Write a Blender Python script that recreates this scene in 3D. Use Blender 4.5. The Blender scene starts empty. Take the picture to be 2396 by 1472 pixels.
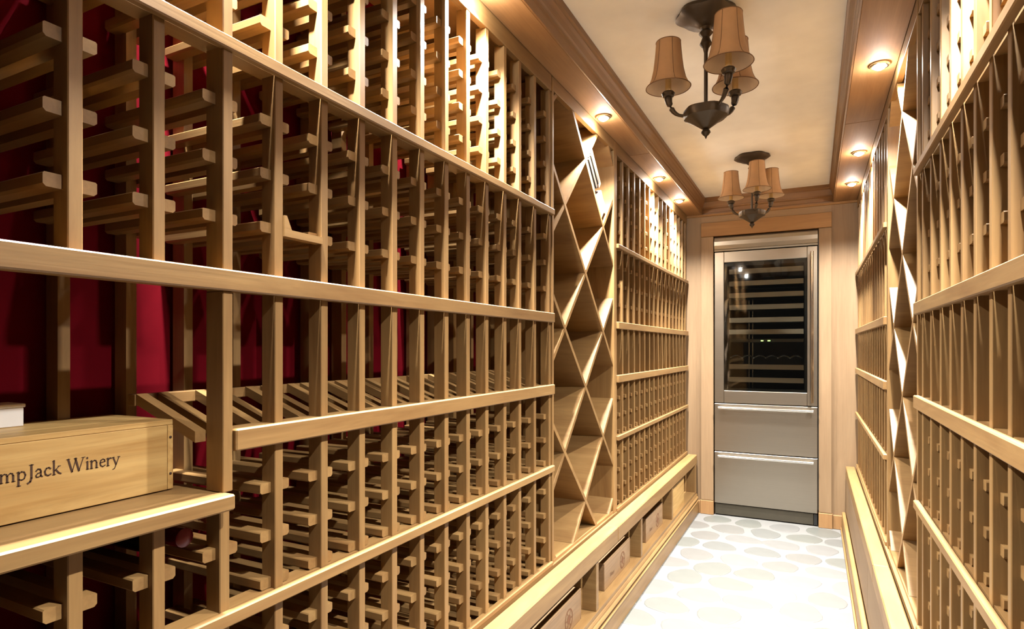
import bpy, bmesh, math, random
from mathutils import Vector, Matrix

random.seed(7)
PI = math.pi
scn = bpy.context.scene
COL = scn.collection
H = 1.30                                   # eye height above the floor

# ------------------------------------------------------------------ camera, world, exposure
cam_d = bpy.data.cameras.new('camera')
cam_d.sensor_width = 36.0
cam_d.lens = 36.0 * 1400.0 / 2396.0
cam_d.shift_y = 78.0 / 2396.0
cam_d.clip_start = 0.02
cam = bpy.data.objects.new('camera', cam_d)
COL.objects.link(cam)
cam.location = (0, 0, H)
cam.rotation_euler = (PI / 2, 0, math.atan(705.0 / 1400.0))
scn.camera = cam

world = bpy.data.worlds.new('world')
scn.world = world
world.use_nodes = True
bg = world.node_tree.nodes['Background']
bg.inputs[0].default_value = (1.0, 0.93, 0.84, 1)
bg.inputs[1].default_value = 0.03

vs = scn.view_settings
vs.view_transform = 'Standard'
vs.look = 'None'
vs.gamma = 1.0
vs.exposure = 0.2
vs.use_curve_mapping = False
try:
    scn.cycles.use_denoising = True
    scn.cycles.max_bounces = 10
    scn.cycles.diffuse_bounces = 6
    scn.cycles.transparent_max_bounces = 12
    scn.cycles.sample_clamp_indirect = 6.0
    scn.cycles.caustics_reflective = False
    scn.cycles.caustics_refractive = False
except Exception:
    pass

PUCK_W = 335.0
SPOT_DEG = 132
GLOW_W = 1.9
PUCK_COL = (1.0, 0.945, 0.87)
PUCK_Z = 1.045
# ------------------------------------------------------------------ materials
def new_mat(name):
    m = bpy.data.materials.new(name)
    m.use_nodes = True
    nt = m.node_tree
    b = nt.nodes['Principled BSDF']
    return m, nt, b

def plain(name, col, rough=0.5, metal=0.0, bump=0.0, bscale=200.0):
    m, nt, b = new_mat(name)
    b.inputs['Base Color'].default_value = (*col, 1)
    b.inputs['Roughness'].default_value = rough
    b.inputs['Metallic'].default_value = metal
    tc = nt.nodes.new('ShaderNodeTexCoord')
    n = nt.nodes.new('ShaderNodeTexNoise')
    n.inputs['Scale'].default_value = bscale * 0.12
    n.inputs['Detail'].default_value = 5
    nt.links.new(tc.outputs['Object'], n.inputs['Vector'])
    mx = nt.nodes.new('ShaderNodeMix'); mx.data_type = 'RGBA'
    mx.inputs['A'].default_value = (*[c * 0.88 for c in col], 1)
    mx.inputs['B'].default_value = (*[min(1, c * 1.1) for c in col], 1)
    nt.links.new(n.outputs['Fac'], mx.inputs['Factor'])
    nt.links.new(mx.outputs['Result'], b.inputs['Base Color'])
    if bump > 0:
        n2 = nt.nodes.new('ShaderNodeTexNoise')
        n2.inputs['Scale'].default_value = bscale
        nt.links.new(tc.outputs['Object'], n2.inputs['Vector'])
        bp = nt.nodes.new('ShaderNodeBump')
        bp.inputs['Strength'].default_value = bump
        bp.inputs['Distance'].default_value = 0.002
        nt.links.new(n2.outputs['Fac'], bp.inputs['Height'])
        nt.links.new(bp.outputs['Normal'], b.inputs['Normal'])
    return m

def wood(name, c1, c2, axis, rough=0.45, ring=9.0, strong=0.5, along=1.1):
    """timber with grain running along the given local axis"""
    m, nt, b = new_mat(name)
    L = nt.links.new
    tc = nt.nodes.new('ShaderNodeTexCoord')
    oi = nt.nodes.new('ShaderNodeObjectInfo')
    off = nt.nodes.new('ShaderNodeVectorMath'); off.operation = 'SCALE'
    off.inputs[0].default_value = (31.7, 17.3, 43.1)
    L(oi.outputs['Random'], off.inputs['Scale'])
    add = nt.nodes.new('ShaderNodeVectorMath'); add.operation = 'ADD'
    L(tc.outputs['Object'], add.inputs[0]); L(off.outputs[0], add.inputs[1])
    mp = nt.nodes.new('ShaderNodeMapping')
    sc = [ring, ring, ring]; sc[axis] = along
    mp.inputs['Scale'].default_value = sc
    L(add.outputs[0], mp.inputs['Vector'])
    n1 = nt.nodes.new('ShaderNodeTexNoise')
    n1.inputs['Scale'].default_value = 1.6
    n1.inputs['Detail'].default_value = 7
    n1.inputs['Roughness'].default_value = 0.62
    n1.inputs['Distortion'].default_value = 0.9
    L(mp.outputs[0], n1.inputs['Vector'])
    mp2 = nt.nodes.new('ShaderNodeMapping')
    sc = [170, 170, 170]; sc[axis] = 5
    mp2.inputs['Scale'].default_value = sc
    L(add.outputs[0], mp2.inputs['Vector'])
    n2 = nt.nodes.new('ShaderNodeTexNoise')
    n2.inputs['Scale'].default_value = 1.0
    n2.inputs['Detail'].default_value = 3
    L(mp2.outputs[0], n2.inputs['Vector'])
    rp = nt.nodes.new('ShaderNodeValToRGB')
    rp.color_ramp.elements[0].position = 0.5 - strong * 0.42
    rp.color_ramp.elements[0].color = (*c1, 1)
    rp.color_ramp.elements[1].position = 0.5 + strong * 0.42
    rp.color_ramp.elements[1].color = (*c2, 1)
    L(n1.outputs['Fac'], rp.inputs['Fac'])
    # fine fibre and board to board variation
    mr = nt.nodes.new('ShaderNodeMapRange')
    mr.inputs['To Min'].default_value = 0.82; mr.inputs['To Max'].default_value = 1.14
    L(n2.outputs['Fac'], mr.inputs['Value'])
    mr2 = nt.nodes.new('ShaderNodeMapRange')
    mr2.inputs['To Min'].default_value = 0.88; mr2.inputs['To Max'].default_value = 1.1
    L(oi.outputs['Random'], mr2.inputs['Value'])
    mu = nt.nodes.new('ShaderNodeMath'); mu.operation = 'MULTIPLY'
    L(mr.outputs[0], mu.inputs[0]); L(mr2.outputs[0], mu.inputs[1])
    vm = nt.nodes.new('ShaderNodeVectorMath'); vm.operation = 'SCALE'
    L(rp.outputs['Color'], vm.inputs[0]); L(mu.outputs[0], vm.inputs['Scale'])
    L(vm.outputs[0], b.inputs['Base Color'])
    b.inputs['Roughness'].default_value = rough
    bp = nt.nodes.new('ShaderNodeBump')
    bp.inputs['Strength'].default_value = 0.12
    bp.inputs['Distance'].default_value = 0.001
    L(n2.outputs['Fac'], bp.inputs['Height'])
    L(bp.outputs['Normal'], b.inputs['Normal'])
    return m

RW = ((0.180, 0.094, 0.032), (0.290, 0.176, 0.067))          # rack timber
WOOD = [wood('rack_wood_%s' % 'xyz'[a], *RW, axis=a) for a in range(3)]
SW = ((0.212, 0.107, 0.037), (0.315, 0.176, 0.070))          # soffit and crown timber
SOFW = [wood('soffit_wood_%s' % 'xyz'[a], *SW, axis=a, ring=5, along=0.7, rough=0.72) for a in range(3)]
PW = ((0.190, 0.118, 0.060), (0.250, 0.166, 0.090))           # panels beside the fridge
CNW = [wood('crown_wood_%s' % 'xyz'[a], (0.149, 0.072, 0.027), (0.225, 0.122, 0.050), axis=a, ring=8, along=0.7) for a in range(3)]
PANW = [wood('panel_wood_%s' % 'xyz'[a], *PW, axis=a, ring=4, along=0.5, rough=0.65) for a in range(3)]
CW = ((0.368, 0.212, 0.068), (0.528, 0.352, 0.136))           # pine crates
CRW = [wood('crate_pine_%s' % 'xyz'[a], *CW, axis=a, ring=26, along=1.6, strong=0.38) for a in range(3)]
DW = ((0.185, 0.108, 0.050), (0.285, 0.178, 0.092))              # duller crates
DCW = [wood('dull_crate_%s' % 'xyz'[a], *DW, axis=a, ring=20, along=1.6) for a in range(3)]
FW = ((0.50, 0.41, 0.31), (0.62, 0.52, 0.40))             # beech shelf fronts in the fridge
FRW = wood('shelf_front_beech', *FW, axis=0)

RED = plain('red_paint', (0.10, 0.0004, 0.0045), 0.85, bump=0.05)
RED.node_tree.nodes['Principled BSDF'].inputs['Specular IOR Level'].default_value = 0.08
PLASTER = plain('ceiling_paint', (0.88, 0.89, 0.87), 0.85, bump=0.05, bscale=60)
MORTAR = plain('pale_mortar', (0.136, 0.137, 0.134), 0.8, bump=0.2, bscale=120)
STONES = [plain('pale_stone_%s' % k, c, 0.45, bump=0.12, bscale=90) for k, c in
          (('grey', (0.099, 0.104, 0.102)), ('warm', (0.108, 0.108, 0.104)), ('light', (0.118, 0.120, 0.119)), ('green', (0.097, 0.102, 0.095)))]
BRONZE = plain('dark_bronze', (0.060, 0.044, 0.028), 0.45, 0.6, bump=0.4, bscale=70)
SILK = plain('tan_shade_silk', (0.42, 0.25, 0.125), 0.7, bump=0.2, bscale=300)
LINING = plain('pale_shade_lining', (0.66, 0.55, 0.44), 0.8)
SEAM = plain('shade_braid', (0.16, 0.085, 0.04), 0.8)
CANDLE = plain('ivory_candle_sleeve', (0.55, 0.42, 0.22), 0.5)
CLEAR_BULB = plain('frosted_bulb', (0.75, 0.72, 0.66), 0.25)
BLACK = plain('black_plastic', (0.012, 0.012, 0.012), 0.4)
KICK = plain('dark_kick_metal', (0.09, 0.08, 0.06), 0.4, 0.7)
CHROME = plain('polished_steel', (0.72, 0.70, 0.66), 0.18, 1.0)
INK = plain('burnt_brown_ink', (0.045, 0.018, 0.008), 0.7)
LOGO_INK = plain('brown_stamp_ink', (0.16, 0.07, 0.03), 0.7)
WHITE_CARD = plain('white_card', (0.72, 0.71, 0.70), 0.6)
PINK_PAPER = plain('pale_pink_paper', (0.33, 0.25, 0.235), 0.6)
BOOK_DARK = plain('dark_olive_cover', (0.014, 0.010, 0.005), 0.6)
PAGES = plain('cream_pages', (0.50, 0.42, 0.27), 0.8)
BOOK_CREAM = plain('cream_cover', (0.36, 0.27, 0.14), 0.6)
BOOK_TAN = plain('tan_cover', (0.19, 0.105, 0.065), 0.55)
CREAM_CARD = plain('cream_carton', (0.56, 0.47, 0.38), 0.7)
DARKBOX = plain('fridge_interior', (0.055, 0.062, 0.060), 0.5)
FOIL = plain('dark_capsule', (0.03, 0.006, 0.008), 0.35, 0.3)

def steel_mat():
    m, nt, b = new_mat('brushed_steel')
    L = nt.links.new
    b.inputs['Metallic'].default_value = 1.0
    tc = nt.nodes.new('ShaderNodeTexCoord')
    mp = nt.nodes.new('ShaderNodeMapping'); mp.inputs['Scale'].default_value = (1.5, 60, 900)
    n = nt.nodes.new('ShaderNodeTexNoise'); n.inputs['Scale'].default_value = 1.0; n.inputs['Detail'].default_value = 4
    L(tc.outputs['Object'], mp.inputs['Vector']); L(mp.outputs[0], n.inputs['Vector'])
    mr = nt.nodes.new('ShaderNodeMapRange'); mr.inputs['To Min'].default_value = 0.26; mr.inputs['To Max'].default_value = 0.42
    L(n.outputs['Fac'], mr.inputs['Value']); L(mr.outputs[0], b.inputs['Roughness'])
    mx = nt.nodes.new('ShaderNodeMix'); mx.data_type = 'RGBA'
    mx.inputs['A'].default_value = (0.32, 0.285, 0.235, 1); mx.inputs['B'].default_value = (0.40, 0.36, 0.30, 1)
    L(n.outputs['Fac'], mx.inputs['Factor']); L(mx.outputs['Result'], b.inputs['Base Color'])
    return m
STEEL = steel_mat()

def glass_mat():
    m = bpy.data.materials.new('tinted_door_glass'); m.use_nodes = True
    nt = m.node_tree; nt.nodes.clear(); L = nt.links.new
    out = nt.nodes.new('ShaderNodeOutputMaterial')
    tr = nt.nodes.new('ShaderNodeBsdfTransparent'); tr.inputs[0].default_value = (0.88, 0.90, 0.88, 1)
    gl = nt.nodes.new('ShaderNodeBsdfGlossy'); gl.inputs['Roughness'].default_value = 0.03
    fr = nt.nodes.new('ShaderNodeFresnel'); fr.inputs['IOR'].default_value = 1.6
    mx = nt.nodes.new('ShaderNodeMixShader')
    L(fr.outputs[0], mx.inputs[0]); L(tr.outputs[0], mx.inputs[1]); L(gl.outputs[0], mx.inputs[2]); L(mx.outputs[0], out.inputs['Surface'])
    return m
GLASS = glass_mat()

def emit_mat(name, col, s):
    m, nt, b = new_mat(name)
    b.inputs['Base Color'].default_value = (*col, 1)
    b.inputs['Emission Color'].default_value = (*col, 1)
    b.inputs['Emission Strength'].default_value = s
    return m
LENS = emit_mat('lit_lamp_lens', (1.0, 0.93, 0.80), 60.0)
GREEN_LED = emit_mat('green_display', (0.55, 1.0, 0.25), 3.0)

# ------------------------------------------------------------------ helpers
def empty(name, loc=(0, 0, 0)):
    o = bpy.data.objects.new(name, None)
    o.empty_display_size = 0.05
    o.location = loc
    COL.objects.link(o)
    return o

def tag(o, label, cat, group=None):
    o['label'] = label; o['category'] = cat
    if group: o['group'] = group
    return o

def struct(o):
    o['kind'] = 'structure'
    return o

def link(name, me, parent=None, loc=(0, 0, 0), rot=None):
    o = bpy.data.objects.new(name, me)
    o.location = loc
    if rot: o.rotation_euler = rot
    COL.objects.link(o)
    if parent is not None: o.parent = parent
    return o

_cache = {}
def box_mesh(dx, dy, dz, mat, bev=0.0):
    key = (round(dx, 5), round(dy, 5), round(dz, 5), mat.name, round(bev, 5))
    if key in _cache: return _cache[key]
    bm = bmesh.new()
    bmesh.ops.create_cube(bm, size=1.0)
    for v in bm.verts: v.co = Vector((v.co.x * dx, v.co.y * dy, v.co.z * dz))
    if bev > 0:
        bmesh.ops.bevel(bm, geom=list(bm.edges), offset=bev, segments=1, affect='EDGES', profile=0.7)
    me = bpy.data.meshes.new('box')
    bm.to_mesh(me); bm.free()
    me.materials.append(mat)
    _cache[key] = me
    return me

def grain(dx, dy, dz, mats):
    d = (dx, dy, dz)
    return mats[d.index(max(d))]

def box(name, x0, x1, y0, y1, z0, z1, mats, parent=None, bev=0.0, origin=(0, 0, 0)):
    """axis-aligned board between world bounds; mats is a material or an xyz list"""
    x0, x1 = min(x0, x1), max(x0, x1)
    d = (x1 - x0, y1 - y0, z1 - z0)
    m = grain(*d, mats) if isinstance(mats, list) else mats
    me = box_mesh(*d, m, bev)
    c = ((x0 + x1) / 2 - origin[0], (y0 + y1) / 2 - origin[1], (z0 + z1) / 2 - origin[2])
    return link(name, me, parent, c)

def mesh_of(name, bm, mat, smooth=False):
    me = bpy.data.meshes.new(name)
    bmesh.ops.recalc_face_normals(bm, faces=bm.faces)
    bm.to_mesh(me); bm.free()
    if mat is not None: me.materials.append(mat)
    if smooth:
        for p in me.polygons: p.use_smooth = True
        try: me.set_sharp_from_angle(angle=math.radians(40))
        except Exception: pass
    return me

def prism_bm(poly, axis, a0, a1, bm=None):
    """extrude a 2D polygon: axis 'x' -> (y,z), 'y' -> (x,z), 'z' -> (x,y)"""
    bm = bm or bmesh.new()
    def P(p, a):
        return {'x': (a, p[0], p[1]), 'y': (p[0], a, p[1]), 'z': (p[0], p[1], a)}[axis]
    v0 = [bm.verts.new(P(p, a0)) for p in poly]
    v1 = [bm.verts.new(P(p, a1)) for p in poly]
    n = len(poly)
    bm.faces.new(v0); bm.faces.new(v1[::-1])
    for i in range(n):
        bm.faces.new((v0[i], v1[i], v1[(i + 1) % n], v0[(i + 1) % n]))
    return bm

def lathe_bm(profile, seg=24, bm=None, center=(0, 0), wob=None):
    bm = bm or bmesh.new()
    rings = []
    for r, z in profile:
        ring = []
        for k in range(seg):
            a = 2 * PI * k / seg
            rr = r * (wob(a, z) if wob else 1.0)
            ring.append(bm.verts.new((center[0] + rr * math.cos(a), center[1] + rr * math.sin(a), z)))
        rings.append(ring)
    for i in range(len(rings) - 1):
        for k in range(seg):
            bm.faces.new((rings[i][k], rings[i][(k + 1) % seg], rings[i + 1][(k + 1) % seg], rings[i + 1][k]))
    return bm, rings

def lathe_closed(profile, seg=24, bm=None, center=(0, 0), wob=None):
    bm, rings = lathe_bm(profile, seg, bm, center, wob)
    bm.faces.new(rings[0][::-1]); bm.faces.new(rings[-1])
    return bm

def tube_bm(pts, radii, seg=10, bm=None):
    bm = bm or bmesh.new()
    pts = [Vector(p) for p in pts]
    rings = []
    up = Vector((0, 0, 1))
    for i, p in enumerate(pts):
        t = (pts[min(i + 1, len(pts) - 1)] - pts[max(i - 1, 0)]).normalized()
        ref = up if abs(t.z) < 0.9 else Vector((1, 0, 0))
        a = t.cross(ref).normalized(); b = t.cross(a).normalized()
        r = radii[i] if isinstance(radii, (list, tuple)) else radii
        rings.append([bm.verts.new(p + a * (r * math.cos(2 * PI * k / seg)) + b * (r * math.sin(2 * PI * k / seg))) for k in range(seg)])
    for i in range(len(rings) - 1):
        for k in range(seg):
            bm.faces.new((rings[i][k], rings[i][(k + 1) % seg], rings[i + 1][(k + 1) % seg], rings[i + 1][k]))
    bm.faces.new(rings[0][::-1]); bm.faces.new(rings[-1])
    return bm

def bez(p0, p1, p2, p3, n=10):
    out = []
    for i in range(n + 1):
        t = i / n; u = 1 - t
        out.append(tuple(u**3 * a + 3 * u * u * t * b + 3 * u * t * t * c + t**3 * d for a, b, c, d in zip(p0, p1, p2, p3)))
    return out

# ------------------------------------------------------------------ layout constants (metres; z relative to the eye + H)
XL, XR = -0.90, 0.28                     # rack faces
DEP = 0.30                               # rack depth
WL, WR = XL - DEP - 0.012, XR + DEP + 0.012
YB = 4.885                               # end wall face
ZC = H + 1.17                            # ceiling
ZS = H + 1.045                           # soffit underside
ZT = H - 0.835                           # rack bottom = top of the base
SOL, SOR = -0.783, 0.132                 # soffit edges towards the aisle
CRL, CRR = -0.752, 0.106                 # ceiling edges
Y0 = -1.0                                # open end behind the eye

# ------------------------------------------------------------------ room shell
floor = struct(link('floor', box_mesh(WR - WL + 0.2, 6.4, 0.08, MORTAR), None, ((WL + WR) / 2, Y0 + 3.2, -0.04)))
ceiling = struct(link('ceiling', box_mesh(WR - WL + 0.2, 6.4, 0.08, PLASTER), None, ((WL + WR) / 2, Y0 + 3.2, ZC + 0.04)))
wl = struct(box('wall_left', WL - 0.08, WL, Y0, 5.4, 0.0, ZC, RED))
wr = struct(box('wall_right', WR, WR + 0.08, Y0, 5.4, 0.0, ZC, RED))
FX0, FX1 = -0.691, 0.031                 # fridge niche
FZ1 = H + 0.862
wb = struct(empty('wall_back', (0, YB, 0)))
o = (0, YB, 0)
box('panel', WL, FX0 - 0.095, YB, YB + 0.03, 0, ZC, PANW, wb, origin=o)
box('panel', FX1 + 0.085, WR, YB, YB + 0.03, 0, ZC, PANW, wb, origin=o)
box('panel', FX0 - 0.095, FX1 + 0.085, YB, YB + 0.03, FZ1 + 0.10, ZC, PANW, wb, origin=o)
box('backing', WL, FX0 - 0.012, YB + 0.03, 5.4, 0, ZC, PANW, wb, origin=o)
box('backing', FX1 + 0.012, WR, YB + 0.03, 5.4, 0, ZC, PANW, wb, origin=o)
box('backing', FX0 - 0.012, FX1 + 0.012, YB + 0.03, 5.4, FZ1 + 0.01, ZC, PANW, wb, origin=o)

# casing round the fridge
cs = struct(empty('trim_1', (0, YB, 0)))
box('casing_board', FX0 - 0.098, FX0 - 0.004, YB - 0.022, YB + 0.03, 0.11, FZ1 + 0.004, PANW, cs, 0.003, o)
box('casing_board', FX1 + 0.004, FX1 + 0.088, YB - 0.022, YB + 0.03, 0.11, FZ1 + 0.004, PANW, cs, 0.003, o)
box('casing_board', FX0 - 0.098, FX1 + 0.088, YB - 0.022, YB + 0.03, FZ1 + 0.006, FZ1 + 0.115, SOFW, cs, 0.003, o)
box('plinth_block', FX0 - 0.102, FX0 - 0.003, YB - 0.028, YB + 0.03, 0.0, 0.108, SOFW, cs, 0.003, o)
box('plinth_block', FX1 + 0.003, FX1 + 0.092, YB - 0.028, YB + 0.03, 0.0, 0.108, SOFW, cs, 0.003, o)
bb = struct(empty('baseboard_back', (0, YB, 0)))
box('board', -0.82, FX0 - 0.104, YB - 0.016, YB, 0, 0.10, SOFW, bb, 0.003, o)
box('board', FX1 + 0.094, 0.2, YB - 0.016, YB, 0, 0.10, SOFW, bb, 0.003, o)

# soffits: boxed-in boards over the racks, then the crown moulding up to the ceiling
def soffit(name, xa, xb, xin, side):
    e = struct(empty(name, (xa, 0, ZS)))
    og = (xa, 0, ZS)
    y = Y0
    for y1 in (0.9, 3.2, YB):
        box('soffit_board', xa, xb, y, y1 - 0.0015, ZS, ZS + 0.02, SOFW, e, 0.002, og)
        y = y1
    box('rack_cover', xin, xa - 0.004 * side, Y0, YB, ZS + 0.012, ZS + 0.03, SOFW, e, 0, og)
    return e
soffit('trim_2', XL + 0.004, SOL, WL, 1)
soffit('trim_3', XR - 0.004, SOR, WR, -1)

CROWN = [(0, 0), (0.006, 0), (0.006, 0.010), (0.002, 0.014), (0.002, 0.040), (0.008, 0.046), (0.008, 0.054), (0.012, 0.060),
         (0.018, 0.078), (0.024, 0.090), (0.024, 0.098), (0.030, 0.104), (0.030, 0.125), (0.0, 0.125)]
def crown_y(name, x, s, y0, y1):
    poly = [(x + s * e, ZS + z) for e, z in CROWN]
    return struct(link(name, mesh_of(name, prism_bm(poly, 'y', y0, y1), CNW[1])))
crown_y('trim_4', SOL, 1, Y0, YB)
crown_y('trim_5', SOR, -1, Y0, YB)
poly = [(YB - e * 1.6, ZS + z) for e, z in CROWN]
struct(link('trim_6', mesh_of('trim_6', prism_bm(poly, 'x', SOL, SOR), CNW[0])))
struct(link('trim_7', mesh_of('trim_7', prism_bm([(YB, ZS - 0.016), (YB - 0.010, ZS - 0.014), (YB - 0.018, ZS - 0.004), (YB - 0.018, ZS - 0.0005), (YB, ZS - 0.0005)], 'x', XL, XR), SOFW[0])))

# floor stones: irregular rounded flags, each its own piece
def stone_mesh(r, k):
    rnd = random.Random(k)
    n = 18
    ph = [rnd.uniform(0, 2 * PI) for _ in range(3)]
    ax = rnd.uniform(0.9, 1.12)
    pts = []
    for i in range(n):
        a = 2 * PI * i / n
        q = r * (1 + 0.07 * math.sin(2 * a + ph[0]) + 0.05 * math.sin(3 * a + ph[1]) + 0.025 * math.sin(5 * a + ph[2]))
        pts.append((q * math.cos(a) * ax, q * math.sin(a) / ax))
    bm = bmesh.new()
    rings = []
    for s, z in ((1.0, -0.004), (1.0, 0.0005), (0.975, 0.0018), (0.92, 0.0026)):
        rings.append([bm.verts.new((x * s, y * s, z)) for x, y in pts])
    for i in range(3):
        for k2 in range(n):
            bm.faces.new((rings[i][k2], rings[i][(k2 + 1) % n], rings[i + 1][(k2 + 1) % n], rings[i + 1][k2]))
    bm.faces.new(rings[-1])
    return mesh_of('stone', bm, STONES[rnd.randrange(4)])
row = 0
y = 0.5
k = 0
fl = floor.location
while y < 4.80:
    x = -0.90 + (0.120 if row % 2 else 0.0)
    while x < 0.28:
        rr = 0.108 + random.uniform(-0.010, 0.005)
        link('stone', stone_mesh(rr, 100 + k), floor, Vector((x + random.uniform(-0.012, 0.012), y + random.uniform(-0.010, 0.010), random.uniform(-0.0004, 0.0004))) - fl)
        k += 1
        x += 0.240
    y += 0.212
    row += 1

# ------------------------------------------------------------------ recessed puck lights under the soffits
def puck(x, y, label, first=[None]):
    e = empty('ceiling_spotlight', (x, y, ZS))
    tag(e, label, 'spotlight', 'puck lights under the soffits')
    bm = lathe_closed([(0.026, -0.001), (0.033, -0.001), (0.033, -0.007), (0.030, -0.010), (0.026, -0.010)], 24)
    if first[0] is None:
        ring = bmesh.new()
        prof = [(0.024, 0.0), (0.034, 0.0), (0.034, -0.006), (0.030, -0.010), (0.024, -0.010)]
        ring, rings = lathe_bm(prof, 24, ring)
        for kk in range(24):
            ring.faces.new((rings[-1][kk], rings[-1][(kk + 1) % 24], rings[0][(kk + 1) % 24], rings[0][kk]))
        lens, _ = lathe_bm([(0.0005, -0.0215), (0.010, -0.0195), (0.0185, -0.0145), (0.0235, -0.007), (0.0235, -0.001)], 20)
        first[0] = (mesh_of('trim_ring', ring, CHROME, True), mesh_of('lens', lens, LENS, True))
    bm.free()
    link('trim_ring', first[0][0], e)
    link('lens', first[0][1], e)
    ld = bpy.data.lights.new('lamp_beam', 'SPOT')
    ld.spot_size = math.radians(SPOT_DEG); ld.spot_blend = 1.0; ld.shadow_soft_size = 0.022
    ld.energy = PUCK_W; ld.color = PUCK_COL
    lo = bpy.data.objects.new('lamp_beam', ld)
    COL.objects.link(lo); lo.parent = e; lo.location = (0, 0, -0.024)
    lg = bpy.data.lights.new('lamp_glow', 'POINT')
    lg.energy = GLOW_W; lg.color = PUCK_COL; lg.shadow_soft_size = 0.012
    lo = bpy.data.objects.new('lamp_glow', lg)
    COL.objects.link(lo); lo.parent = e; lo.location = (0, 0, -0.036)
    return e
PL = [(-0.846, 0.72, 'lit puck light over the crate-shelf rack, nearest its open end'),
      (-0.846, 1.52, 'lit puck light over the far half of the crate-shelf rack'),
      (-0.846, 2.598, 'lit puck light over the lattice bin that holds books'),
      (-0.846, 3.694, 'lit puck light over the middle of the far rack on the books side'),
      (-0.846, 4.311, 'lit puck light closest to the fridge on the books side')]
PR = [(0.218, 0.66, 'added unseen puck light that brightens the fronts of the crate-shelf rack'),  # extra lamp out of view, added to brighten the opposite rack fronts
      (0.218, 1.40, 'lit puck light over the rack that faces the crate shelf'),
      (0.218, 2.578, 'lit puck light over the empty lattice bin'),
      (0.218, 3.685, 'lit puck light over the middle of the far rack beyond the empty bin'),
      (0.218, 4.357, 'lit puck light closest to the fridge beyond the empty bin')]
for p in PL + PR: puck(*p)

# ------------------------------------------------------------------ wine racks
R1 = (0.508, 0.531); R2 = (0.097, 0.133); R3 = (-0.178, -0.140); R4 = (-0.474, -0.450)
UP = (0.607, 0.700, 0.795, 0.890)
MID = (0.225, 0.325, 0.425)
LOW = (-0.262, -0.352, -0.440)
BOT = (-0.548, -0.640, -0.732, -0.812)
PT = 0.0195                               # post thickness along the wall
PD = 0.036                                # post depth
CA, SA = math.cos(math.atan(705 / 1400)), math.sin(math.atan(705 / 1400))
def seen(x, y, z):
    X = x * CA + y * SA; Z = -x * SA + y * CA
    if Z < 0.05: return -1
    u = 1198 + 1400 * X / Z; v = 814 - 1400 * (z - H) / Z
    if not (-60 < u < 2456 and -40 < v < 1512): return -1
    return 1.0 / Z

def cleat_mesh(side, s, dep, mats=WOOD):
    """bottle runner: along x (depth), nose chamfered on its free lower edge; s = which flank of the post"""
    key = ('cleat', side, s, round(dep, 4))
    if key in _cache: return _cache[key]
    w, h, c = 0.024, 0.0195, 0.0038
    poly = [(0, h / 2), (s * (w - 0.002), h / 2), (s * w, h / 2 - 0.002), (s * w, -h / 2 + c), (s * (w - c), -h / 2), (0, -h / 2)]
    bm = prism_bm(poly, 'x', 0.0, side * dep)
    me = mesh_of('cleat', bm, mats[0])
    _cache[key] = me
    return me

def slope_mesh(side, s):
    key = ('slope', side, s)
    if key in _cache: return _cache[key]
    w, h = 0.020, 0.019
    bm = bmesh.new()
    d0, d1 = 0.0365, 0.200
    z0, z1 = 0.0, 0.058
    ys = (0.0, s * w)
    P = [[bm.verts.new((side * d, yy, z + dz)) for dz in (0, -h)] for d, z in ((d0, z0), (d1, z1)) for yy in ys]
    a, b, c, d = P
    for f in ((a[0], b[0], d[0], c[0]), (a[1], c[1], d[1], b[1]), (a[0], a[1], b[1], b[0]), (c[0], d[0], d[1], c[1]), (a[0], c[0], c[1], a[1]), (b[0], b[1], d[1], d[0])):
        bm.faces.new(f)
    me = mesh_of('slanted_rail', bm, WOOD[0])
    _cache[key] = me
    return me

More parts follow.
